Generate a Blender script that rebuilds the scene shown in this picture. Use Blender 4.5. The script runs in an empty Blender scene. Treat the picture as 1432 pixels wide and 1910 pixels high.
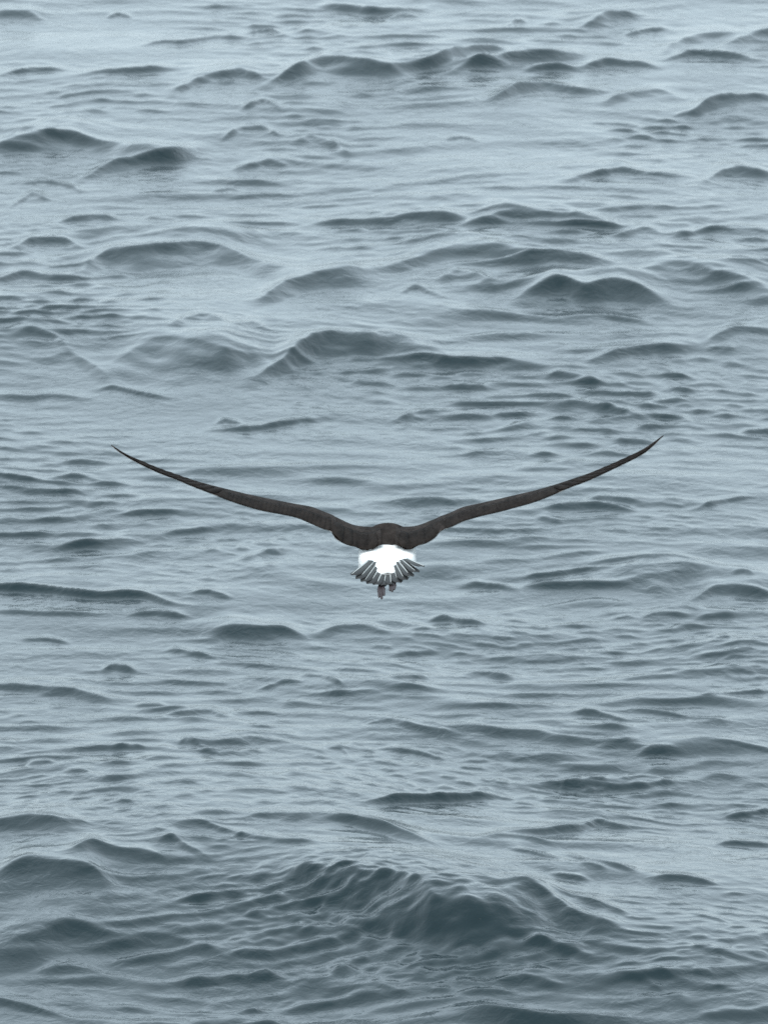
import bpy, bmesh, math, random
import numpy as np
from mathutils import Vector

R = math.radians
scene = bpy.context.scene
C = scene.collection

# ------------------------------------------------------------------ camera
PW, PH = 1432.0, 1910.0            # pixel grid of the photograph
CAM_H = 10.9                       # eye height above the mean sea level (ship's rail)
PITCH = R(11.0)                    # the lens looks down by this much
HFOV = R(4.5)
FPX = (PW / 2) / math.tan(HFOV / 2)
cam_d = bpy.data.cameras.new('camera')
cam_d.sensor_fit = 'HORIZONTAL'
cam_d.sensor_width = 36.0
cam_d.lens = 18.0 / math.tan(HFOV / 2)
cam_d.clip_start = 0.1
cam_d.clip_end = 20000
cam_d.dof.use_dof = True
cam_d.dof.focus_distance = 39.0
cam_d.dof.aperture_fstop = 27.0
cam = bpy.data.objects.new('camera', cam_d)
cam.location = (0, 0, CAM_H)
cam.rotation_euler = (math.pi / 2 - PITCH, 0, 0)
C.objects.link(cam)
scene.camera = cam

# ------------------------------------------------------------------ sky, sun, exposure
SUN_EL, SUN_AZ = R(52), R(200)     # high behind the camera, hidden by cloud
w = bpy.data.worlds.new('World')
scene.world = w
w.use_nodes = True
nt = w.node_tree
for n in list(nt.nodes):
    nt.nodes.remove(n)
out = nt.nodes.new('ShaderNodeOutputWorld')
sky = nt.nodes.new('ShaderNodeTexSky')
sky.sky_type = 'NISHITA'
sky.sun_disc = False
sky.sun_elevation = SUN_EL
sky.sun_rotation = SUN_AZ
bg_sky = nt.nodes.new('ShaderNodeBackground')
bg_sky.inputs['Strength'].default_value = 0.08
nt.links.new(sky.outputs['Color'], bg_sky.inputs['Color'])
# closed cloud deck over the clear sky: even grey with soft, wide mottling
tc = nt.nodes.new('ShaderNodeTexCoord')
mp = nt.nodes.new('ShaderNodeMapping')
mp.inputs['Scale'].default_value = (1.6, 1.6, 4.0)
nt.links.new(tc.outputs['Generated'], mp.inputs['Vector'])
cl = nt.nodes.new('ShaderNodeTexNoise')
cl.inputs['Scale'].default_value = 1.7
cl.inputs['Detail'].default_value = 5
nt.links.new(mp.outputs['Vector'], cl.inputs['Vector'])
ramp = nt.nodes.new('ShaderNodeValToRGB')
ramp.color_ramp.elements[0].position = 0.3
ramp.color_ramp.elements[0].color = (0.535, 0.655, 0.73, 1)
ramp.color_ramp.elements[1].position = 0.7
ramp.color_ramp.elements[1].color = (0.645, 0.765, 0.845, 1)
nt.links.new(cl.outputs['Fac'], ramp.inputs['Fac'])
bg_cl = nt.nodes.new('ShaderNodeBackground')
bg_cl.inputs['Strength'].default_value = 1.0
nt.links.new(ramp.outputs['Color'], bg_cl.inputs['Color'])
mx = nt.nodes.new('ShaderNodeMixShader')
mx.inputs['Fac'].default_value = 0.85
nt.links.new(bg_sky.outputs[0], mx.inputs[1])
nt.links.new(bg_cl.outputs[0], mx.inputs[2])
nt.links.new(mx.outputs[0], out.inputs['Surface'])

sun_d = bpy.data.lights.new('sun', 'SUN')
sun_d.energy = 1.0
sun_d.angle = R(40)
sun_d.color = (1.0, 0.97, 0.93)
sun = bpy.data.objects.new('sun', sun_d)
sd = Vector((math.sin(SUN_AZ) * math.cos(SUN_EL), math.cos(SUN_AZ) * math.cos(SUN_EL), math.sin(SUN_EL)))
sun.rotation_euler = (-sd).to_track_quat('-Z', 'Y').to_euler()
sun.location = (0, 0, 60)
C.objects.link(sun)

vs = scene.view_settings
vs.view_transform = 'Standard'
vs.look = 'None'
vs.exposure = 1.07
vs.gamma = 1.0
vs.use_curve_mapping = False
scene.cycles.use_denoising = False
scene.cycles.max_bounces = 6


# ------------------------------------------------------------------ pixel <-> place
def ray(px, py):
    u = (np.asarray(px, float) - PW / 2) / FPX
    v = (PH / 2 - np.asarray(py, float)) / FPX
    c, s = math.cos(PITCH), math.sin(PITCH)
    return u, c + v * s, -s + v * c          # direction (x, y, z), not normalised


def at_depth(px, py, y):
    dx, dy, dz = ray(px, py)
    t = y / dy
    return Vector((float(dx * t), float(y), float(CAM_H + dz * t)))


# ------------------------------------------------------------------ sea surface
rng = np.random.default_rng(11)

# wave crests seen in the photograph: crest line, height of the dark face below it (px), steepness of that face
CR = [
    # far water
    ([(320, 152), (375, 128), (450, 115), (500, 132)], 28, .17), ([(500, 135), (545, 115), (600, 96), (660, 105), (760, 118)], 34, .18),
    ([(460, 48), (500, 43), (530, 52)], 10, .22), ([(200, 22), (220, 17), (245, 22)], 8, .2),
    ([(0, 130), (60, 120), (125, 120)], 12, .16), ([(150, 130), (210, 125), (280, 118), (320, 115)], 14, .16),
    ([(450, 195), (490, 180), (520, 192)], 14, .22), ([(-30, 260), (60, 245), (130, 235), (160, 245), (240, 262), (350, 262)], 38, .16),
    ([(150, 318), (200, 300), (270, 290), (330, 280), (380, 265)], 22, .15), ([(415, 248), (450, 230), (490, 228), (520, 245)], 14, .17),
    ([(545, 250), (580, 240), (620, 250), (650, 268)], 26, .17), ([(440, 305), (500, 292), (540, 300)], 14, .15),
    ([(40, 335), (80, 328), (130, 338), (150, 348)], 10, .16), ([(20, 375), (60, 352), (90, 362)], 12, .13),
    ([(390, 350), (430, 342), (450, 348)], 8, .2), ([(420, 362), (500, 355), (560, 355)], 8, .18),
    ([(115, 402), (180, 393), (215, 395)], 12, .16), ([(270, 395), (330, 398)], 6, .2),
    ([(590, 405), (640, 402), (740, 400)], 16, .22), ([(25, 450), (60, 438), (120, 435), (150, 445)], 18, .2),
    ([(150, 475), (200, 442), (250, 452), (300, 445), (380, 440), (440, 455), (500, 470), (540, 475)], 48, .17),
    ([(-20, 510), (40, 492), (100, 500), (150, 500)], 22, .17), ([(480, 545), (540, 520), (600, 505), (650, 500), (700, 498)], 30, .12),
    ([(590, 455), (640, 452)], 8, .2), ([(-20, 5), (50, 8), (80, 15)], 25, .17), ([(380, 5), (480, 0)], 8, .15), ([(600, 0), (700, 8), (780, 5)], 12, .18),
    ([(270, 72), (300, 62), (340, 65), (400, 52), (470, 55)], 14, .16),
    ([(716, 118), (800, 105), (870, 80), (920, 70), (950, 78)], 26, .19), ([(830, 122), (900, 103), (980, 95), (1080, 88)], 20, .16),
    ([(980, 122), (1040, 118), (1080, 120)], 10, .18), ([(1085, 112), (1130, 103), (1200, 105), (1230, 110)], 18, .18),
    ([(1240, 70), (1280, 45), (1330, 38), (1380, 45)], 34, .16), ([(1340, 55), (1400, 40), (1470, 28)], 40, .2),
    ([(1240, 98), (1290, 88), (1350, 92), (1410, 98)], 16, .18), ([(920, 168), (960, 150), (1020, 140), (1080, 150), (1130, 148)], 26, .2),
    ([(1130, 170), (1180, 152), (1230, 148), (1260, 155)], 26, .2), ([(1280, 195), (1340, 175), (1400, 170), (1460, 170)], 28, .23),
    ([(830, 250), (860, 245), (890, 252)], 12, .25), ([(1060, 318), (1110, 308), (1160, 298), (1200, 308), (1290, 312)], 22, .22),
    ([(1310, 322), (1350, 305), (1380, 303), (1450, 310)], 25, .18), ([(700, 402), (800, 392), (870, 393)], 18, .2),
    ([(870, 402), (940, 390), (1040, 392), (1130, 400)], 26, .18), ([(1150, 428), (1200, 418), (1230, 420)], 16, .18),
    ([(1240, 435), (1300, 425), (1370, 415), (1400, 415)], 12, .17), ([(716, 492), (770, 470), (830, 455), (880, 450), (930, 450), (1000, 458)], 30, .13),
    ([(940, 475), (1000, 470), (1060, 470), (1140, 478)], 22, .17), ([(1170, 490), (1230, 475), (1290, 475), (1340, 490), (1450, 525)], 60, .15),
    ([(1140, 500), (1165, 495), (1190, 510)], 14, .2), ([(820, 505), (850, 497), (880, 500), (920, 515)], 24, .2),
    ([(740, 538), (775, 522), (800, 535), (830, 545)], 20, .18), ([(960, 540), (1040, 515), (1090, 530), (1150, 520), (1240, 545)], 42, .17),
    ([(1050, 580), (1120, 578), (1160, 585), (1210, 590)], 16, .2), ([(1320, 625), (1370, 608), (1450, 608)], 25, .2),
    ([(1080, 30), (1140, 15), (1200, 10)], 25, .14), ([(720, 20), (750, 10), (780, 12)], 14, .18), ([(940, 38), (965, 22), (985, 30)], 14, .19),
    ([(1160, 52), (1210, 45), (1250, 40)], 12, .18),
    # middle water, left
    ([(20, 610), (60, 602), (100, 615), (130, 640)], 28, .17), ([(80, 655), (130, 645), (200, 690)], 30, .11), ([(110, 607), (160, 612), (250, 617)], 12, .17),
    ([(200, 655), (250, 625), (295, 612), (340, 625), (400, 622), (450, 632)], 85, .11), ([(400, 655), (440, 645), (465, 640), (500, 652)], 45, .13),
    ([(470, 690), (540, 655), (600, 625), (640, 618), (690, 625), (720, 615), (790, 625)], 40, .17), ([(320, 605), (350, 590), (380, 582), (420, 598)], 22, .13),
    ([(430, 607), (470, 597), (500, 605)], 18, .14), ([(-20, 730), (60, 735), (90, 728), (160, 735)], 16, .17), ([(180, 720), (210, 715), (260, 728), (320, 735)], 12, .2),
    ([(395, 795), (430, 797), (490, 792), (550, 780), (610, 772)], 8, .2), ([(400, 785), (420, 778), (450, 785)], 8, .17),
    ([(90, 885), (140, 878), (190, 887)], 12, .17), ([(110, 912), (140, 910), (165, 916)], 7, .2), ([(160, 938), (220, 935)], 8, .17),
    ([(90, 1020), (130, 1015), (190, 1008), (250, 1000)], 14, .17), ([(445, 1035), (500, 1020), (540, 1017)], 18, .18), ([(310, 990), (360, 985), (400, 980)], 8, .16),
    ([(-60, 1082), (60, 1084), (110, 1088), (170, 1096), (240, 1095), (275, 1095), (325, 1113)], 22, .32), ([(355, 1098), (390, 1098), (430, 1108)], 8, .25),
    # middle water, right
    ([(720, 665), (800, 660), (840, 670), (930, 665), (1020, 672)], 22, .18), ([(1100, 660), (1150, 650), (1220, 640), (1290, 635)], 20, .19),
    ([(1320, 645), (1370, 648)], 8, .2), ([(1010, 700), (1040, 692), (1080, 698), (1120, 705)], 14, .18), ([(855, 715), (880, 708), (910, 718)], 12, .18),
    ([(1030, 750), (1080, 747), (1150, 757), (1210, 772)], 14, .17), ([(1190, 748), (1250, 740), (1300, 742)], 12, .17), ([(730, 780), (780, 765), (860, 760)], 12, .15),
    ([(1380, 800), (1450, 795)], 12, .19), ([(1020, 942), (1050, 938), (1110, 938), (1180, 945)], 12, .23), ([(1090, 930), (1130, 925), (1200, 932)], 10, .19),
    ([(1000, 955), (1030, 962), (1050, 966)], 14, .19), ([(1300, 942), (1340, 930), (1400, 920)], 9, .2), ([(1090, 1045), (1150, 1042), (1210, 1040), (1260, 1035), (1310, 1048)], 14, .2),
    ([(1290, 1105), (1330, 1085), (1370, 1082), (1450, 1095)], 26, .2), ([(1365, 1070), (1385, 1067), (1405, 1072)], 10, .24), ([(980, 1087), (1050, 1088), (1160, 1087)], 5, .25),
    ([(860, 1085), (890, 1083), (960, 1093)], 7, .22), ([(980, 1070), (1060, 1065)], 6, .2),
    # near water, left
    ([(35, 1185), (90, 1184), (130, 1190)], 7, .28), ([(315, 1203), (350, 1208), (395, 1215)], 14, .26), ([(190, 1242), (215, 1234), (250, 1240)], 10, .28),
    ([(-40, 1268), (50, 1272), (120, 1280), (210, 1297)], 22, .2), ([(385, 1170), (430, 1168), (480, 1172), (530, 1170), (570, 1180)], 26, .18),
    ([(590, 1172), (640, 1160), (680, 1158), (716, 1165)], 26, .18), ([(240, 1140), (290, 1138), (350, 1145)], 8, .22), ([(-20, 1133), (100, 1138), (200, 1140)], 12, .17),
    ([(300, 1330), (350, 1322), (390, 1317), (430, 1330)], 18, .19), ([(210, 1388), (245, 1382), (270, 1386)], 5, .35), ([(295, 1382), (320, 1383)], 5, .33),
    ([(332, 1378), (350, 1370), (385, 1385)], 7, .35), ([(375, 1392), (410, 1397), (440, 1394)], 6, .35), ([(440, 1388), (490, 1393)], 5, .33),
    ([(565, 1385), (610, 1393)], 6, .35), ([(610, 1383), (635, 1384), (652, 1400)], 8, .38), ([(675, 1388), (700, 1396)], 6, .33), ([(690, 1405), (735, 1415)], 7, .4),
    ([(330, 1375), (400, 1378), (470, 1370), (560, 1378)], 20, .15), ([(685, 1342), (730, 1340)], 5, .33), ([(120, 1436), (170, 1438)], 6, .25), ([(50, 1424), (100, 1420)], 6, .2),
    ([(480, 1280), (530, 1265), (560, 1266)], 8, .2), ([(560, 1255), (600, 1255), (640, 1275)], 10, .2), ([(420, 1275), (445, 1275)], 5, .22), ([(250, 1312), (310, 1310)], 8, .2),
    # near water, right
    ([(700, 1148), (750, 1152), (800, 1170)], 22, .2), ([(800, 1148), (825, 1145), (860, 1155), (905, 1160)], 10, .28), ([(1140, 1143), (1170, 1139), (1190, 1142)], 7, .33),
    ([(1195, 1142), (1230, 1138), (1285, 1138)], 7, .3), ([(1300, 1143), (1370, 1140)], 5, .25), ([(730, 1213), (810, 1210)], 6, .25), ([(725, 1262), (800, 1258)], 7, .24),
    ([(1330, 1193), (1350, 1188), (1370, 1193)], 8, .25), ([(1290, 1220), (1340, 1221), (1390, 1218)], 8, .22), ([(1065, 1200), (1100, 1208), (1165, 1211)], 6, .24),
    ([(860, 1250), (900, 1250), (960, 1258)], 14, .2), ([(840, 1350), (880, 1347), (940, 1358), (1000, 1360), (1060, 1370)], 24, .19), ([(1115, 1387), (1170, 1385), (1215, 1390)], 14, .19),
    ([(720, 1340), (780, 1355), (860, 1365)], 16, .18), ([(1070, 1320), (1110, 1322), (1170, 1338)], 12, .2), ([(1170, 1315), (1240, 1322), (1290, 1330), (1365, 1340)], 14, .2),
    ([(1330, 1382), (1370, 1383), (1450, 1395)], 8, .25), ([(1300, 1300), (1350, 1292), (1450, 1283)], 10, .24), ([(716, 1392), (780, 1400), (830, 1412)], 10, .2),
    ([(920, 1452), (950, 1453)], 5, .33), ([(1045, 1457), (1065, 1452), (1085, 1457)], 7, .38), ([(1090, 1462), (1110, 1468)], 6, .28), ([(680, 1492), (790, 1488), (920, 1481)], 7, .27),
    ([(1340, 1520), (1390, 1515), (1450, 1505)], 9, .27), ([(930, 1550), (1000, 1545), (1090, 1535), (1115, 1522), (1140, 1533), (1230, 1538)], 22, .22),
    ([(900, 1560), (960, 1558), (1030, 1570)], 18, .23), ([(1330, 1570), (1360, 1567), (1460, 1570)], 18, .24), ([(1390, 1600), (1450, 1597)], 9, .25),
    ([(950, 1580), (1000, 1590), (1060, 1610)], 10, .24), ([(1060, 1592), (1110, 1610), (1180, 1625)], 8, .25), ([(1210, 1638), (1280, 1640), (1340, 1652)], 14, .21),
    ([(1025, 1630), (1100, 1640)], 8, .22), ([(1080, 1615), (1130, 1625)], 10, .2),
    # the big wave at the bottom
    ([(440, 1515), (500, 1508), (560, 1512), (590, 1505), (640, 1515), (700, 1530), (760, 1550), (800, 1562)], 28, .24),
    ([(-50, 1535), (50, 1526), (120, 1530), (150, 1525)], 32, .17), ([(310, 1525), (380, 1530), (430, 1545), (480, 1560), (560, 1570)], 18, .19),
    ([(290, 1565), (320, 1555), (350, 1575), (390, 1590)], 22, .2), ([(410, 1565), (455, 1552), (500, 1560)], 14, .2),
    ([(130, 1598), (170, 1582), (220, 1585), (290, 1590), (320, 1600)], 20, .18), ([(-20, 1635), (50, 1612), (110, 1610), (170, 1608), (210, 1635)], 55, .15),
    ([(500, 1572), (560, 1590), (600, 1605), (650, 1618), (700, 1628), (760, 1645), (800, 1660), (850, 1674), (900, 1682), (960, 1690), (1010, 1690)], 95, .2), ([(930, 1680), (1000, 1672), (1020, 1675), (1060, 1695), (1120, 1710), (1190, 1722)], 50, .2),
    ([(1080, 1685), (1130, 1695), (1180, 1705)], 18, .18), ([(1290, 1700), (1330, 1710), (1360, 1720)], 14, .24),
    ([(-40, 1755), (80, 1742), (140, 1722), (220, 1738), (310, 1725), (360, 1745), (430, 1780)], 55, .14), ([(70, 1805), (130, 1800), (200, 1810)], 25, .15),
    ([(340, 1810), (420, 1800), (520, 1810)], 40, .11), ([(-30, 1858), (60, 1880), (130, 1900)], 14, .2), ([(990, 1755), (1040, 1765), (1100, 1775)], 20, .18),
    ([(1100, 1755), (1200, 1770), (1300, 1765), (1450, 1800)], 18, .15), ([(1140, 1810), (1200, 1820), (1240, 1840)], 18, .17), ([(1200, 1805), (1290, 1825), (1370, 1838)], 16, .18),
    ([(920, 1820), (980, 1812), (1040, 1825)], 25, .18), ([(860, 1845), (960, 1842)], 12, .2), ([(840, 1878), (900, 1885), (960, 1895), (1040, 1900), (1100, 1890), (1180, 1895)], 30, .22),
    ([(600, 1840), (700, 1835), (760, 1850)], 20, .14),
]
# long low swells under the chop
SW = [
    ([(-300, 1600), (-50, 1585), (300, 1565), (640, 1610), (860, 1680), (1150, 1730), (1500, 1790), (1800, 1840)], 330, .07),
    ([(600, 470), (800, 450), (1000, 440), (1250, 440), (1500, 450), (1750, 470)], 250, .022),
    ([(-300, 610), (-50, 590), (150, 580), (500, 590), (800, 600)], 150, .022),
]


def smooth01(a):
    a = np.clip(a, 0, 1)
    return a * a * (3 - 2 * a)


def sea_grid():
    """one sheet from under the lens to the horizon, finest where the picture looks"""
    half = R(2.9)
    mid = np.linspace(-half, half, 730)
    step, a, side = mid[1] - mid[0], half, []
    while a < math.pi:
        step = min(step * (1.045 if a < R(14) else 1.25), R(9))
        a += step
        side.append(a)
    side = np.array(side[:-1]) * (math.pi / side[-1]) if side[-1] > math.pi else np.array(side)
    side = side[side < math.pi - R(4)]
    side = side[side > half + 1e-6]
    th = np.concatenate([-side[::-1], mid, side])
    dep = np.linspace(R(14.6), R(7.6), 1350)
    r_mid = CAM_H / np.tan(dep)
    r_in = np.linspace(0.4, r_mid[0], 70)[:-1]
    r_out, r, dr = [], r_mid[-1], r_mid[-1] - r_mid[-2]
    while r < 9000:
        dr *= 1.06 if r < 160 else 1.2
        r += dr
        r_out.append(r)
    rr = np.concatenate([r_in, r_mid, np.array(r_out)])
    return th, rr


th, rr = sea_grid()
NT, NR = len(th), len(rr)
TH, RR = np.meshgrid(th, rr)
X0 = (RR * np.sin(TH)).ravel().astype(np.float32)
Y0 = (RR * np.cos(TH)).ravel().astype(np.float32)
dth = np.gradient(th)
drr = np.gradient(rr)
SX = (RR * dth[None, :]).ravel().astype(np.float32)           # local mesh spacing across
SY = (np.repeat(drr[:, None], NT, 1)).ravel().astype(np.float32)   # and away


def soft_noise(x, y, scale, n=7, seed=0):
    g = np.random.default_rng(seed)
    o = np.zeros_like(x)
    for _ in range(n):
        a = g.uniform(0, 2 * math.pi)
        k = 2 * math.pi / scale * g.uniform(0.6, 1.5)
        o += np.sin(x * k * math.cos(a) + y * k * math.sin(a) + g.uniform(0, 6.28))
    return o / math.sqrt(n / 2)


H = np.zeros_like(X0)
DX = np.zeros_like(X0)
DY = np.zeros_like(X0)
far = np.clip(np.hypot(X0, Y0) / 400.0, 0, 1)
wx = X0 + 0.10 * soft_noise(X0, Y0, 3.1, 6, 5)
wy = Y0 + 0.10 * soft_noise(X0, Y0, 3.7, 6, 6)
gust = {0: 1.0}
# (shortest, longest wavelength, number, rms slope, spread in degrees, gustiness, heading)
BANDS = [(5.0, 14.0, 10, .008, 35, .0, 8), (2.0, 5.0, 18, .011, 45, .3, -6), (0.9, 2.0, 30, .018, 50, .5, 4),
         (0.42, 0.9, 44, .028, 34, .6, 2), (0.19, 0.42, 60, .042, 34, .8, -4), (0.10, 0.19, 40, .030, 36, .9, 6)]
for bi, (l0, l1, n, slope, spread, gst, head) in enumerate(BANDS):
    m = 1.0
    if gst:
        m = np.clip(1 + gst * soft_noise(X0, Y0 * 0.7, 2.2 + l1 * 2.2, 9, 40 + bi), 0.12, 2.6)
    sl = slope * math.sqrt(2.0 / n)
    hb = np.zeros_like(X0)
    for i in range(n):
        lam = l0 * (l1 / l0) ** ((i + rng.uniform(0, 1)) / n)
        k = 2 * math.pi / lam
        a = R(90 + head + rng.normal(0, 1) * spread)     # crests lie mostly across the view
        cx, cy = math.cos(a), math.sin(a)
        A = sl / k
        ph = rng.uniform(0, 2 * math.pi)
        sp = abs(cx) * SX + abs(cy) * SY
        wgt = A * m * smooth01((lam / sp - 3.2) / 3.0)
        ok = np.nonzero(wgt > 2e-5)[0] if lam < 2.0 else slice(None)
        q = ((wx[ok] * cx + wy[ok] * cy) * k + ph).astype(np.float32)
        wg = wgt[ok]
        hb[ok] += wg * np.cos(q)
        sn = np.sin(q) * wg * 0.75
        DX[ok] -= sn * cx
        DY[ok] -= sn * cy
    near = (np.abs(TH.ravel()) < R(3)) & (RR.ravel() > rr[80]) & (RR.ravel() < 80)
    sig = float(hb[near].std()) + 1e-9
    hb = np.clip(hb, -4 * sig, 4 * sig)
    H += hb + 0.30 * (hb * hb / sig) * (1 - far)      # pointed crests, flat troughs
    if bi == 1:
        H_long = H.copy()
X = X0 + DX
Y = Y0 + DY


def dep_tan(py):
    v = (PH / 2 - py) / FPX
    return math.tan(PITCH - math.atan(v))


# the swells and crests of the photograph, laid on the water where their lines of sight meet it
jit_a = soft_noise(X, Y, 0.9, 8, 71)
jit_b = soft_noise(X, Y, 0.33, 8, 72)
jit_c = soft_noise(X, Y, 1.7, 8, 73)
base = H_long


def base_at(x, y):
    c = int(np.clip(np.searchsorted(th, math.atan2(x, y)), 1, NT - 2))
    r = int(np.clip(np.searchsorted(rr, math.hypot(x, y)), 1, NR - 2))
    g = base.reshape(NR, NT)[max(r - 4, 0):r + 5, max(c - 6, 0):c + 7]
    return float(g.mean())


def meet(px, py, rise, y=50.0):
    """where the line of sight through a pixel meets the water, rise metres above it"""
    t = dep_tan(py)
    u, d, _ = ray(px, py)
    k = float(u / d)
    for _ in range(8):
        y = 0.5 * y + 0.5 * (CAM_H - base_at(k * y, y) - rise) / t
    return k * y, y


def lay(pts, f, s, swell=False):
    xs, yc, Ls = [], [], []
    for px, py in pts:
        t = dep_tan(py)
        xb, yb = meet(px, py + f, 0.0)
        A = 0.0
        for _ in range(6):
            x_c, y_c = meet(px, py, A)
            A = 0.5 * A + 0.5 * s * max(y_c - yb, 0.07)
        xs.append(x_c)
        yc.append(y_c)
        Ls.append(max(y_c - yb, 0.07))
    xs, yc, Ls = np.array(xs), np.array(yc), np.array(Ls)
    Ls = 0.5 * Ls + 0.5 * Ls.mean()
    Lm = float(Ls.mean())
    ext = (xs[-1] - xs[0]) * 0.16
    lo, hi = xs[0] - ext, xs[-1] + ext
    sel = np.nonzero((X > lo) & (X < hi) & (Y > yc.min() - 2.2 * Lm) & (Y < yc.max() + 4.2 * Lm))[0]
    if len(sel) == 0:
        return
    x, y = X[sel], Y[sel]
    dense = np.linspace(lo, hi, 160)
    yy = np.interp(dense, xs, yc)
    LL = np.interp(dense, xs, Ls)
    ker = np.hanning(23); ker /= ker.sum()
    yy = np.convolve(np.pad(yy, 11, mode='edge'), ker, 'valid')
    LL = np.convolve(np.pad(LL, 11, mode='edge'), ker, 'valid')
    yk = np.interp(x, dense, yy)
    L = np.interp(x, dense, LL)
    span = hi - lo
    s = min(s, .062 * span / Lm)
    e = np.minimum(x - lo, hi - x) / (0.34 * span)
    if swell:
        d = (y - yk) / L
        H[sel] += s * L * smooth01(e) * np.where(d < 0, smooth01(1 + d), smooth01(1 - d / 1.6))
        return
    jw = min(1.0, Lm / 0.4)
    L = L * (1 + 0.2 * np.clip(jit_c[sel], -1.6, 1.6))
    yk = yk + L * (0.10 * jit_a[sel] + 0.03 * jit_b[sel] * jw)
    amp = s * L * smooth01(e) * (1 + 0.13 * np.clip(jit_c[sel], -2, 2) + 0.10 * (1 - jw) * np.clip(jit_b[sel], -2, 2))
    d = (y - yk) / L
    # steepest just under the crest, running out flat at the foot; a long easy slope behind
    front = np.clip(1 + d / 1.1, 0, 1) ** 1.7
    back = np.exp(-np.clip(d, 0, None) * 0.7) * smooth01(1.0 - (d - 1.2) / 2.2)
    prof = np.where(d < 0, front, back)
    prof = np.where(np.abs(d) < .12, np.minimum(prof, .93 - .9 * (d - .01) ** 2 + .02 * np.abs(d)), prof)
    H[sel] += amp * prof


H_short = H - H_long
H = H_long.copy()
for pts, f, s in SW:
    lay(pts, f, s, True)
base = H.copy()
for pts, f, s in CR:
    far_k = 1.0 + .3 * max(0.0, 1 - pts[0][1] / 420)      # grazing view: the far faces stand steeper
    lay(pts, f, s * 1.28 * far_k + max(0, s - .24) * (1.5 if f > 9 else .3))
H += H_short

# a squall of tiny pointed ripples on the face of the big wave
sel = np.nonzero((np.abs(X) < 3) & (Y > CAM_H / dep_tan(1910) - 1) & (Y < CAM_H / dep_tan(1560)))[0]
x, y = X[sel], Y[sel]
u, d, _ = ray(650, 1690)
pyc = CAM_H / dep_tan(1690)
env = np.exp(-((x - u / d * pyc) / 0.75) ** 2 - ((y - pyc + .5) / 0.7) ** 2)
u, d, _ = ray(900, 1830)
py2 = CAM_H / dep_tan(1830)
env = env + 0.7 * np.exp(-((x - u / d * py2) / 0.7) ** 2 - ((y - py2) / 0.5) ** 2)
g = np.random.default_rng(9)
hh = np.zeros_like(x)
for _ in range(46):
    lam = g.uniform(0.07, 0.2)
    a = g.uniform(0, 2 * math.pi)
    k = 2 * math.pi / lam
    hh += np.cos((x * math.cos(a) + y * math.sin(a)) * k + g.uniform(0, 6.28)) * lam
hh /= math.sqrt(46)
H[sel] += env * hh * 0.046

co = np.stack([X, Y, H], 1).astype(np.float32)
idx = np.arange(NR * NT).reshape(NR, NT)
q = np.stack([idx[:-1, :-1], idx[:-1, 1:], idx[1:, 1:], idx[1:, :-1]], -1).reshape(-1, 4)
wrap = np.stack([idx[:-1, -1], idx[:-1, 0], idx[1:, 0], idx[1:, -1]], -1)      # closes the ring behind the camera
q = np.concatenate([q, wrap])
sea_me = bpy.data.meshes.new('sea')
sea_me.vertices.add(len(co))
sea_me.vertices.foreach_set('co', co.ravel())
sea_me.loops.add(q.size)
sea_me.loops.foreach_set('vertex_index', q.ravel().astype(np.int32))
sea_me.polygons.add(len(q))
sea_me.polygons.foreach_set('loop_start', np.arange(0, q.size, 4, dtype=np.int32))
sea_me.polygons.foreach_set('use_smooth', np.ones(len(q), dtype=bool))
sea_me.update(calc_edges=True)
if sea_me.polygons[len(q) // 2].normal.z < 0:
    sea_me.flip_normals()
# where the mesh is too coarse to carry the short ripples, the material's relief carries them
coarse = 1 - smooth01((0.5 / np.maximum(SX * 0.6, SY) - 2.5) / 4.0)
coarse *= np.clip(1.4 - np.hypot(X0, Y0) / 900, 0.15, 1)
fa = sea_me.attributes.new('coarse', 'FLOAT', 'POINT')
fa.data.foreach_set('value', coarse.astype(np.float32))
sea = bpy.data.objects.new('sea', sea_me)
sea['kind'] = 'structure'
sea['label'] = 'grey-blue choppy open sea under an overcast sky'
C.objects.link(sea)


# ------------------------------------------------------------------ materials
def mat(name):
    m = bpy.data.materials.new(name)
    m.use_nodes = True
    return m, m.node_tree, m.node_tree.nodes['Principled BSDF']


def N(nt, typ, **kw):
    n = nt.nodes.new(typ)
    for k, v in kw.items():
        if k in n.inputs:
            n.inputs[k].default_value = v
        else:
            setattr(n, k, v)
    return n


m_sea, nt, p = mat('sea_water')
p.inputs['Base Color'].default_value = (0.004, 0.0145, 0.0175, 1)
p.inputs['IOR'].default_value = 1.333
p.inputs['Roughness'].default_value = 0.10
geo = N(nt, 'ShaderNodeNewGeometry')
mapn = N(nt, 'ShaderNodeMapping')
mapn.inputs['Scale'].default_value = (1.0, 0.75, 1.0)
nt.links.new(geo.outputs['Position'], mapn.inputs['Vector'])
n1 = N(nt, 'ShaderNodeTexNoise', Scale=12.0, Detail=4.0, Roughness=0.55, Distortion=0.4)
n2 = N(nt, 'ShaderNodeTexNoise', Scale=2.2, Detail=2.0)
nt.links.new(mapn.outputs[0], n1.inputs['Vector'])
nt.links.new(mapn.outputs[0], n2.inputs['Vector'])
mul = N(nt, 'ShaderNodeMath', operation='MULTIPLY')
nt.links.new(n1.outputs['Fac'], mul.inputs[0])
nt.links.new(n2.outputs['Fac'], mul.inputs[1])
b = N(nt, 'ShaderNodeBump', Strength=1.0, Distance=0.014)
nt.links.new(mul.outputs[0], b.inputs['Height'])
map2 = N(nt, 'ShaderNodeMapping')
map2.inputs['Scale'].default_value = (0.5, 1.0, 1.0)
nt.links.new(geo.outputs['Position'], map2.inputs['Vector'])
n3 = N(nt, 'ShaderNodeTexNoise', Scale=2.6, Detail=3.0, Roughness=0.55, Distortion=0.3)
nt.links.new(map2.outputs[0], n3.inputs['Vector'])
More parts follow.
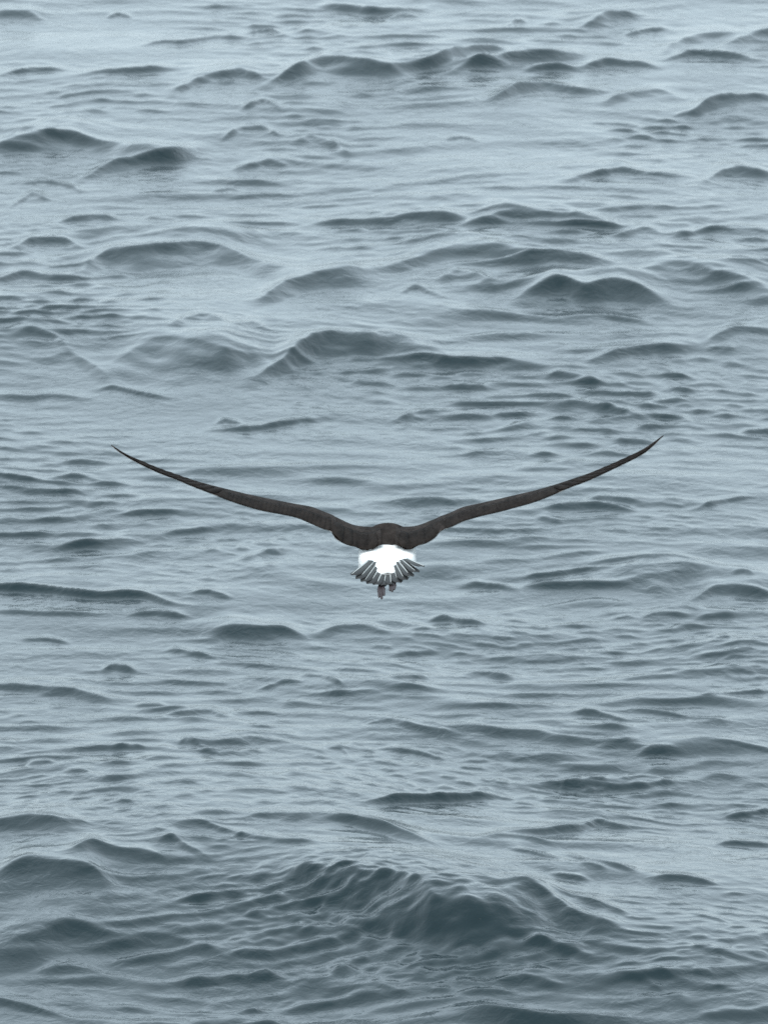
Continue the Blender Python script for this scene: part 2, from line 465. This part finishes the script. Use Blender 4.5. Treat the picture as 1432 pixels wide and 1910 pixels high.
att = N(nt, 'ShaderNodeAttribute', attribute_name='coarse')
b2 = N(nt, 'ShaderNodeBump', Distance=0.09)
nt.links.new(att.outputs['Fac'], b2.inputs['Strength'])
nt.links.new(n3.outputs['Fac'], b2.inputs['Height'])
nt.links.new(b.outputs[0], b2.inputs['Normal'])
nt.links.new(b2.outputs[0], p.inputs['Normal'])
sea_me.materials.append(m_sea)


def plumage(name, attr=None, dark=(0.0135, 0.0105, 0.0090), light=(0.040, 0.032, 0.028), rough=0.75):
    m, nt, p = mat(name)
    tc = N(nt, 'ShaderNodeTexCoord')
    mp = N(nt, 'ShaderNodeMapping')
    mp.inputs['Scale'].default_value = (1.0, 0.45, 1.0)
    nt.links.new(tc.outputs['Object'], mp.inputs['Vector'])
    nz = N(nt, 'ShaderNodeTexNoise', Scale=34.0, Detail=4.0, Roughness=0.6)
    nt.links.new(mp.outputs[0], nz.inputs['Vector'])
    rp = N(nt, 'ShaderNodeValToRGB')
    rp.color_ramp.elements[0].position = 0.35
    rp.color_ramp.elements[0].color = (*dark, 1)
    rp.color_ramp.elements[1].position = 0.72
    rp.color_ramp.elements[1].color = (*light, 1)
    nt.links.new(nz.outputs['Fac'], rp.inputs['Fac'])
    vo = N(nt, 'ShaderNodeTexVoronoi', Scale=70.0)
    nt.links.new(mp.outputs[0], vo.inputs['Vector'])
    bp = N(nt, 'ShaderNodeBump', Strength=0.6, Distance=0.004)
    nt.links.new(vo.outputs['Distance'], bp.inputs['Height'])
    nt.links.new(bp.outputs[0], p.inputs['Normal'])
    p.inputs['Roughness'].default_value = rough
    p.inputs['Specular IOR Level'].default_value = 0.06
    if attr:
        at = N(nt, 'ShaderNodeVertexColor', layer_name=attr)
        mxn = N(nt, 'ShaderNodeMix', data_type='RGBA')
        sep = N(nt, 'ShaderNodeSeparateColor')
        nt.links.new(at.outputs['Color'], sep.inputs[0])
        nt.links.new(sep.outputs[0], mxn.inputs[0])
        nt.links.new(rp.outputs['Color'], mxn.inputs[6])
        mxn.inputs[7].default_value = (0.88, 0.88, 0.86, 1)
        nt.links.new(mxn.outputs[2], p.inputs['Base Color'])
    else:
        nt.links.new(rp.outputs['Color'], p.inputs['Base Color'])
    return m


M_BODY = plumage('albatross_plumage', attr='white')
M_FLIGHT = plumage('flight_feather', dark=(0.0115, 0.0092, 0.0080), light=(0.025, 0.0198, 0.017))
M_TAIL, nt, p = mat('tail_feather')
tcn = N(nt, 'ShaderNodeVertexColor', layer_name='along')
rp = N(nt, 'ShaderNodeValToRGB')
rp.color_ramp.elements[0].position = 0.15
rp.color_ramp.elements[0].color = (0.05, 0.0535, 0.052, 1)
rp.color_ramp.elements[1].position = 0.8
rp.color_ramp.elements[1].color = (0.018, 0.0185, 0.0185, 1)
nt.links.new(tcn.outputs['Color'], rp.inputs['Fac'])
nt.links.new(rp.outputs['Color'], p.inputs['Base Color'])
p.inputs['Roughness'].default_value = 0.7
M_SHAFT, nt, p = mat('white_feather_shaft')
p.inputs['Base Color'].default_value = (0.42, 0.44, 0.43, 1)
p.inputs['Roughness'].default_value = 0.6
M_FOOT, nt, p = mat('foot_skin')
nz = N(nt, 'ShaderNodeTexNoise', Scale=60.0, Detail=3.0)
rp = N(nt, 'ShaderNodeValToRGB')
rp.color_ramp.elements[0].position = 0.35
rp.color_ramp.elements[0].color = (0.016, 0.011, 0.012, 1)
rp.color_ramp.elements[1].position = 0.75
rp.color_ramp.elements[1].color = (0.07, 0.053, 0.056, 1)
nt.links.new(nz.outputs['Fac'], rp.inputs['Fac'])
nt.links.new(rp.outputs['Color'], p.inputs['Base Color'])
p.inputs['Roughness'].default_value = 0.5
M_BILL, nt, p = mat('bill_horn')
p.inputs['Base Color'].default_value = (0.42, 0.27, 0.22, 1)
p.inputs['Roughness'].default_value = 0.4
M_EYE, nt, p = mat('eye_black')
p.inputs['Base Color'].default_value = (0.01, 0.008, 0.007, 1)
p.inputs['Roughness'].default_value = 0.1

# ------------------------------------------------------------------ albatross
BY = 34.5                                   # how far out the shoulders are
ORG = at_depth(722, 1030, BY)
root = bpy.data.objects.new('albatross', None)
root.location = ORG
root.empty_display_size = 0.2
root['label'] = 'dark-winged albatross with white rump gliding away low over the sea'
root['category'] = 'albatross'
C.objects.link(root)


def P(px, py, dy):
    return at_depth(px, py, BY + dy) - ORG


def link(name, me, mats, parent=root):
    o = bpy.data.objects.new(name, me)
    for m in mats:
        me.materials.append(m)
    o.parent = parent
    C.objects.link(o)
    return o


def loft(rings, name='tmp'):
    """closed loft through rings of equal length, capped at both ends"""
    bm = bmesh.new()
    vr = [[bm.verts.new(c) for c in r] for r in rings]
    n = len(rings[0])
    for a, b2 in zip(vr[:-1], vr[1:]):
        for i in range(n):
            j = (i + 1) % n
            bm.faces.new((a[i], a[j], b2[j], b2[i]))
    for r in (vr[0], vr[-1]):
        c = bm.verts.new(sum((v.co for v in r), Vector()) / n)
        for i in range(n):
            bm.faces.new((r[i], r[(i + 1) % n], c))
    bmesh.ops.recalc_face_normals(bm, faces=bm.faces)
    me = bpy.data.meshes.new(name)
    bm.to_mesh(me)
    bm.free()
    return me


def spline(xs, ys, x):
    """monotone cubic through the points (no overshoot)"""
    xs, ys = np.asarray(xs, float), np.asarray(ys, float)
    h = np.diff(xs); dl = np.diff(ys) / h
    m = np.zeros_like(ys)
    m[0], m[-1] = dl[0], dl[-1]
    for i in range(1, len(xs) - 1):
        if dl[i - 1] * dl[i] > 0:
            m[i] = 2 * dl[i - 1] * dl[i] / (dl[i - 1] + dl[i])
    i = int(np.clip(np.searchsorted(xs, x) - 1, 0, len(h) - 1))
    t = (x - xs[i]) / h[i]
    return float(ys[i] * (1 + 2 * t) * (1 - t) ** 2 + m[i] * h[i] * t * (1 - t) ** 2
                 + ys[i + 1] * t * t * (3 - 2 * t) + m[i + 1] * h[i] * t * t * (t - 1))


# body: distance ahead of the shoulders, centre column, row of the back line, half width, height above / below the widest line
BODY = [(-.350, 723, 1067, .016, .005, .005), (-.325, 723, 1064, .036, .010, .012), (-.28, 723, 1056, .056, .018, .026), (-.22, 723, 1044, .081, .030, .045),
        (-.16, 722, 1031, .097, .044, .062), (-.10, 722, 1017, .104, .054, .078), (-.04, 722, 1001, .103, .064, .088), (.02, 722, 985, .098, .072, .094),
        (.07, 723, 975, .092, .074, .094), (.13, 724, 976, .080, .066, .082), (.19, 724, 983, .064, .056, .066), (.25, 724, 987, .052, .048, .052),
        (.31, 724, 985, .047, .046, .046), (.37, 724, 984, .047, .047, .047), (.41, 724, 987, .041, .041, .041), (.44, 724, 993, .028, .028, .028), (.455, 724, 999, .014, .014, .016)]
bk = np.array(BODY)[:, 0]


def body_sec(dy):
    cx, row, hw, ht, hb = (spline(bk, np.array(BODY)[:, i], dy) for i in range(1, 6))
    top = P(cx, row, dy)
    return Vector((top.x, dy, top.z - ht)), hw, ht, hb


def rump(dy):
    return float(smooth01(np.array((0.04 - dy) / .1)))


rings = []
for dy in np.linspace(bk[0], bk[-1], 190):
    c, hw, ht, hb = body_sec(dy)
    ring = []
    for k in range(64):
        a = 2 * math.pi * k / 64
        ca_, sa_ = math.cos(a), math.sin(a)
        ex = 2 / (2 + 0.8 * rump(dy))
        ring.append(c + Vector((hw * math.copysign(abs(ca_) ** ex, ca_), 0, (ht if sa_ > 0 else hb) * math.copysign(abs(sa_) ** ex, sa_))))
    rings.append(ring)
me_body = loft(rings)

# wing edges: column, row of the leading edge, row of the trailing edge
LEFT = [(712, 984, 1016), (700, 983.5, 1023), (690, 983.5, 1028), (678, 983, 1028), (662, 981, 1022), (648, 976, 1019), (637, 970.6, 1014), (624, 964.3, 1006), (619, 961.5, 994.5),
        (601, 954, 988), (579, 945.5, 978), (553, 941, 967), (521, 934.6, 960), (489, 928, 954), (457, 921, 945), (425, 913, 934), (393, 905, 921), (360, 896, 908),
        (328, 885.5, 894.5), (296, 874.5, 882), (264, 861, 867), (232, 844.5, 849), (216, 834.5, 837.5), (208, 829, 829.6)]
RIGHT = [(736, 984, 1016), (748, 983.5, 1022), (758, 983.5, 1027), (768, 983, 1026), (776, 982, 1021), (793, 976.5, 1016), (805, 971.5, 1010), (814, 968, 1002), (821, 965, 992),
         (840, 957.6, 985), (864, 946.5, 974), (897, 939, 964), (931, 931, 956), (964, 923, 947), (998, 915, 937), (1031, 905.5, 924), (1065, 894.5, 909),
         (1098, 883, 896.6), (1132, 869, 880.5), (1165, 854, 864.5), (1199, 837, 846.5), (1222, 821.5, 827), (1231, 815, 817.5), (1236.6, 811, 811.6)]
# along the wing: leading-edge distance ahead, chord
TK = [0, .12, .28, .45, .6, .75, .9, 1.0]
LE_DY = [.085, .10, .15, .155, .13, .075, -.01, -.09]
CHORD = [.235, .23, .185, .165, .145, .115, .07, .008]


class Wing:
    def __init__(self, tab):
        tab = np.array(tab, float)
        x = tab[:, 0]
        self.s = np.abs(x - x[0]) / abs(x[-1] - x[0])
        self.tab = tab

    def edges(self, t):
        px, r0, r1 = (spline(self.s, self.tab[:, i], t) for i in range(3))
        dl = spline(TK, LE_DY, t)
        ch = spline(TK, CHORD, t)
        return P(px, r0, dl), P(px, r1, dl - ch), ch

    def point(self, t, c, up=0.0):
        """c = 0 at the leading edge, 1 at the trailing edge; up = metres above the chord line"""
        le, te, ch = self.edges(t)
        e = 1e-3
        le2, te2, _ = self.edges(min(t + e, 1.0))
        le1, te1, _ = self.edges(max(t - e, 0.0))
        sp = (le2 + te2) - (le1 + te1)
        n = sp.cross(te - le)
        n.normalize()
        if n.z < 0:
            n = -n
        return le.lerp(te, c) + n * up

    def thick(self, t, c):
        _, _, ch = self.edges(t)
        tk = ch * (0.13 - 0.07 * t)
        prof = 2.6 * (math.sqrt(max(c, 0)) - c) * 0.78 + 0.05 * (1 - c)
        camber = 0.045 * ch * 4 * c * (1 - c)
        return camber, tk * prof * 0.5 + 0.0012


def wing_mesh(wg):
    rings = []
    cs = [0, .01, .04, .09, .16, .25, .36, .48, .6, .72, .82, .9, .95]
    for t in list(np.linspace(0, .3, 60)) + list(np.linspace(.305, .999, 110)):
        ring = []
        for c in cs:
            cb, hf = wg.thick(t, c)
            ring.append(wg.point(t, c * .985, cb + hf - 0.002))
        for c in cs[::-1][:-1]:
            cb, hf = wg.thick(t, c)
            ring.append(wg.point(t, c * .985, cb - hf - 0.002))
        rings.append(ring)
    return loft(rings)


WL, WR = Wing(LEFT), Wing(RIGHT)
SOLVER = 'MANIFOLD'
tmp = [bpy.data.objects.new('tmp', m) for m in (me_body, wing_mesh(WL), wing_mesh(WR))]
for o in tmp:
    C.objects.link(o)
for o in tmp[1:]:
    md = tmp[0].modifiers.new('u', 'BOOLEAN')
    md.operation = 'UNION'
    md.solver = SOLVER
    if SOLVER == 'EXACT':
        md.use_self = True
    md.object = o
bpy.context.view_layer.update()
dg = bpy.context.evaluated_depsgraph_get()
me_union = bpy.data.meshes.new_from_object(tmp[0].evaluated_get(dg))
for o in tmp:
    bpy.data.objects.remove(o)
me_union.name = 'body'
me_union.materials.clear()
body = link('body', me_union, [M_BODY])
ca = me_union.color_attributes.new('white', 'FLOAT_COLOR', 'POINT')
rnd = random.Random(4)
for v in me_union.vertices:
    dy = v.co.y
    wv = 0.0
    if bk[0] <= dy <= bk[-1]:
        c, hw, ht, hb = body_sec(dy)
        dz = v.co.z - c.z
        en = 2 + 0.8 * rump(dy)
        q2 = abs((v.co.x - c.x) / hw) ** en + abs(dz / (ht if dz > 0 else hb)) ** en
        if q2 < 1.06:
            edge = -.098 + .006 * math.sin(v.co.x * 190) + .004 * math.sin(v.co.x * 431 + 1)
            if dz < 0:
                edge += .45 * min(1, -dz / .03)      # the belly and flanks are white
            edge += .13 * min(1, abs(v.co.x - c.x) / hw) ** 4
            wv = 1.0 if dy < edge else 0.0
            if dy > .27:
                wv = 0.9                              # pale head
    n = v.normal
    if wv == 0.0 and n.z < -0.2 and abs(v.co.x) > .11:
        wv = 0.75                                     # pale underwing
    ca.data[v.index].color = (wv, wv, wv, 1)
for f in me_union.polygons:
    f.use_smooth = True


def strip(pts_l, pts_r, ups, thick):
    """thin plate between two edges, with a raised mid line"""
    bm = bmesh.new()
    rows = []
    for a, b2, u in zip(pts_l, pts_r, ups):
        m = (a + b2) / 2 + u
        rows.append([bm.verts.new(x) for x in (a, m, b2)])
    low = []
    dn = -ups[0].normalized() * thick
    for r in rows:
        low.append([bm.verts.new(v.co + dn) for v in r])
    for i in range(len(rows) - 1):
        for k in range(2):
            bm.faces.new((rows[i][k], rows[i][k + 1], rows[i + 1][k + 1], rows[i + 1][k]))
            bm.faces.new((low[i][k + 1], low[i][k], low[i + 1][k], low[i + 1][k + 1]))
        for k in (0, 2):
            bm.faces.new((rows[i][k], rows[i + 1][k], low[i + 1][k], low[i][k]))
    for i in (0, -1):
        for k in range(2):
            bm.faces.new((rows[i][k], rows[i][k + 1], low[i][k + 1], low[i][k]))
    bmesh.ops.recalc_face_normals(bm, faces=bm.faces)
    me = bpy.data.meshes.new('feather')
    bm.to_mesh(me)
    bm.free()
    for f in me.polygons:
        f.use_smooth = True
    return me


def flight_feather(wg, name, t0, skew, halfw, c0, i):
    pl, pr, up = [], [], []
    for k in range(7):
        f = k / 6
        c = c0 + (1.0 - c0) * f
        tm = min(t0 + skew * f, .996)
        wid = halfw * (0.75 + 0.45 * f) * (1.0 if f < .8 else math.sqrt(max(1 - ((f - .8) / .235) ** 2, .05)))
        ta, tb = max(tm - wid, 0), min(tm + wid, .9985)
        cb, hf = wg.thick(tm, min(c, .95))
        lift = cb + hf + 0.0004
        # the outer vane of each feather lies over the inner vane of the next one
        a = wg.point(ta, c, lift + .0016 * (1 - .4 * f))
        b2 = wg.point(tb, c, lift - .0004)
        pl.append(a)
        pr.append(b2)
        up.append((wg.point(tm, c, lift + .0018) - wg.point(tm, c, lift)))
    me = strip(pl, pr, up, .0007)
    link(name, me, [M_FLIGHT])


for wg in (WL, WR):
    for i in range(26):                       # arm feathers
        t = .19 + .012 + i * .0155
        flight_feather(wg, 'secondary_feather', t, .006, .0135, .52, i)
    for i in range(5):                        # long scapular feathers over the wing root
        flight_feather(wg, 'tertial_feather', .035 + i * .032, .004, .024, .45, i)
    for i in range(10):                       # hand feathers, sweeping out to the tip
        t = .60 + i * .031
        flight_feather(wg, 'primary_feather', t, .05 + .006 * i, .019, .42, i)

# tail: root and tip of each feather as they lie fanned below the rump
TB = [(684, 1052), (690, 1056), (697, 1060), (705, 1064), (713, 1067), (720, 1068.5), (728, 1067.5), (735, 1063.5), (742, 1059), (749, 1055), (756, 1050), (763, 1046)]
TT = [(660, 1073), (669, 1080), (679, 1085.5), (690, 1089.5), (702, 1091.5), (716, 1092.5), (729, 1091.5), (742, 1087.5), (754, 1082), (765, 1075.5), (776, 1067.5), (786, 1057)]
for i in range(12):
    s = (i - 5.5) / 5.5
    b0 = P(*TB[i], -.30 + .03 * s * s)
    t0 = P(*TT[i], -.475 + .075 * s * s)
    ax = t0 - b0
    side = Vector((1, 0, 0)) - ax * (ax.x / ax.length_squared)
    side.normalize()
    nrm = side.cross(ax).normalized()
    if nrm.z < 0:
        nrm = -nrm
    stack = nrm * (.0022 * (1 - abs(s)))
    pl, pr, up = [], [], []
    b1 = b0 - ax * .30
    for k in range(9):
        f = k / 8
        wid = (.0115 + .0095 * f) * (1.0 if f < .85 else math.sqrt(max(1 - ((f - .85) / .18) ** 2, .2)))
        c = b1.lerp(t0, f) + stack
        sg = 1 if s >= 0 else -1
        pl.append(c - side * wid + nrm * (.0012 * sg))
        pr.append(c + side * wid - nrm * (.0012 * sg))
        up.append(nrm * .0016)
    me = strip(pl, pr, up, .0008)
    al = me.color_attributes.new('along', 'FLOAT_COLOR', 'POINT')
    for v in me.vertices:
        f = (v.co - b0).dot(ax) / ax.length_squared
        al.data[v.index].color = (f, f, f, 1)
    fo = link('tail_feather', me, [M_TAIL])
    # pale shaft
    hw0 = .0036 if i in (0, 11) else (.0028, .0034, .0024, .0031, .0036)[i % 5]
    pl, pr, up = [], [], []
    off = side * (-.010 if i == 0 else .010 if i == 11 else 0)
    for k in range(6):
        f = k / 5
        c = b1.lerp(t0, f * (.97 if i in (0, 11) else (.84, .78, .9, .74)[i % 4])) + stack + nrm * .0022 + off * (.7 + .3 * f)
        wd = hw0 * (1 - .75 * f * f)
        pl.append(c - side * wd)
        pr.append(c + side * wd)
        up.append(nrm * .0008)
    link('shaft', strip(pl, pr, up, .0012), [M_SHAFT], fo)


def tube(path, radii, n=10):
    rings = []
    for i, p0 in enumerate(path):
        d = (path[min(i + 1, len(path) - 1)] - path[max(i - 1, 0)]).normalized()
        a = d.cross(Vector((1, 0, 0.01))).normalized()
        b2 = d.cross(a)
        rings.append([p0 + (a * math.cos(2 * math.pi * k / n) + b2 * math.sin(2 * math.pi * k / n)) * radii[i] for k in range(n)])
    return loft(rings)


def foot(px, py, tipx, tipy, wide, dy0, dy1):
    """shank out of the belly, then three toes folded back with the web between them"""
    ank = P(px, py + 2, dy0)
    hip = P(px + (723 - px) * .4, py + 1, dy0 + .2)
    mes = [tube([hip, hip.lerp(ank, .5), ank], [.014, .009, .0075])]
    tips = []
    for k, (ox, ln) in enumerate(((-.95, .9), (-.05, 1.0), (.85, .78))):
        tp = P(tipx + ox * wide * .5, py + (tipy - py) * ln, dy1 + .012 * abs(ox))
        midp = ank.lerp(tp, .5) + Vector((ox * .004, 0, .004))
        mes.append(tube([ank, midp, ank.lerp(tp, .9), tp], [.0075, .0062, .0048, .0016]))
        tips.append((ank, midp, ank.lerp(tp, .9)))
    bm = bmesh.new()
    for m in mes:
        bm.from_mesh(m)
    for a, b2 in ((0, 1), (1, 2)):
        rows = [[bm.verts.new(tips[j][k] + Vector((0, 0, dz))) for j in (a, b2) for dz in (.001, -.001)] for k in range(3)]
        for r0, r1 in zip(rows[:-1], rows[1:]):
            bm.faces.new((r0[0], r0[2], r1[2], r1[0]))
            bm.faces.new((r0[3], r0[1], r1[1], r1[3]))
    bmesh.ops.recalc_face_normals(bm, faces=bm.faces)
    me = bpy.data.meshes.new('foot')
    bm.to_mesh(me)
    bm.free()
    for f in me.polygons:
        f.use_smooth = True
    link('foot', me, [M_FOOT])


foot(710, 1087, 712, 1118, 11, -.43, -.53)
foot(734, 1086, 731, 1104, 9, -.43, -.51)

# bill and eyes (turned away from the camera)
h0 = body_sec(.44)[0]
rings = []
for k in range(10):
    f = k / 9
    r = .0145 * (1 - f) ** .45 * (1.05 if .72 < f < .93 else 1) + .0012
    c = h0 + Vector((0, .105 * f, -.004 - .012 * f - (.012 * ((f - .8) / .2) if f > .8 else 0)))
    rings.append([c + Vector((r * .72 * math.cos(a), 0, r * math.sin(a))) for a in np.linspace(0, 2 * math.pi, 16, endpoint=False)])
mb = loft(rings)
for f in mb.polygons:
    f.use_smooth = True
link('bill', mb, [M_BILL])
for sx in (-1, 1):
    c, hw, ht, hb = body_sec(.405)
    bm = bmesh.new()
    bmesh.ops.create_uvsphere(bm, u_segments=12, v_segments=8, radius=.0075)
    bmesh.ops.translate(bm, verts=bm.verts, vec=c + Vector((sx * hw * .93, 0, ht * .22)))
    me = bpy.data.meshes.new('eye')
    bm.to_mesh(me)
    bm.free()
    link('eye', me, [M_EYE])
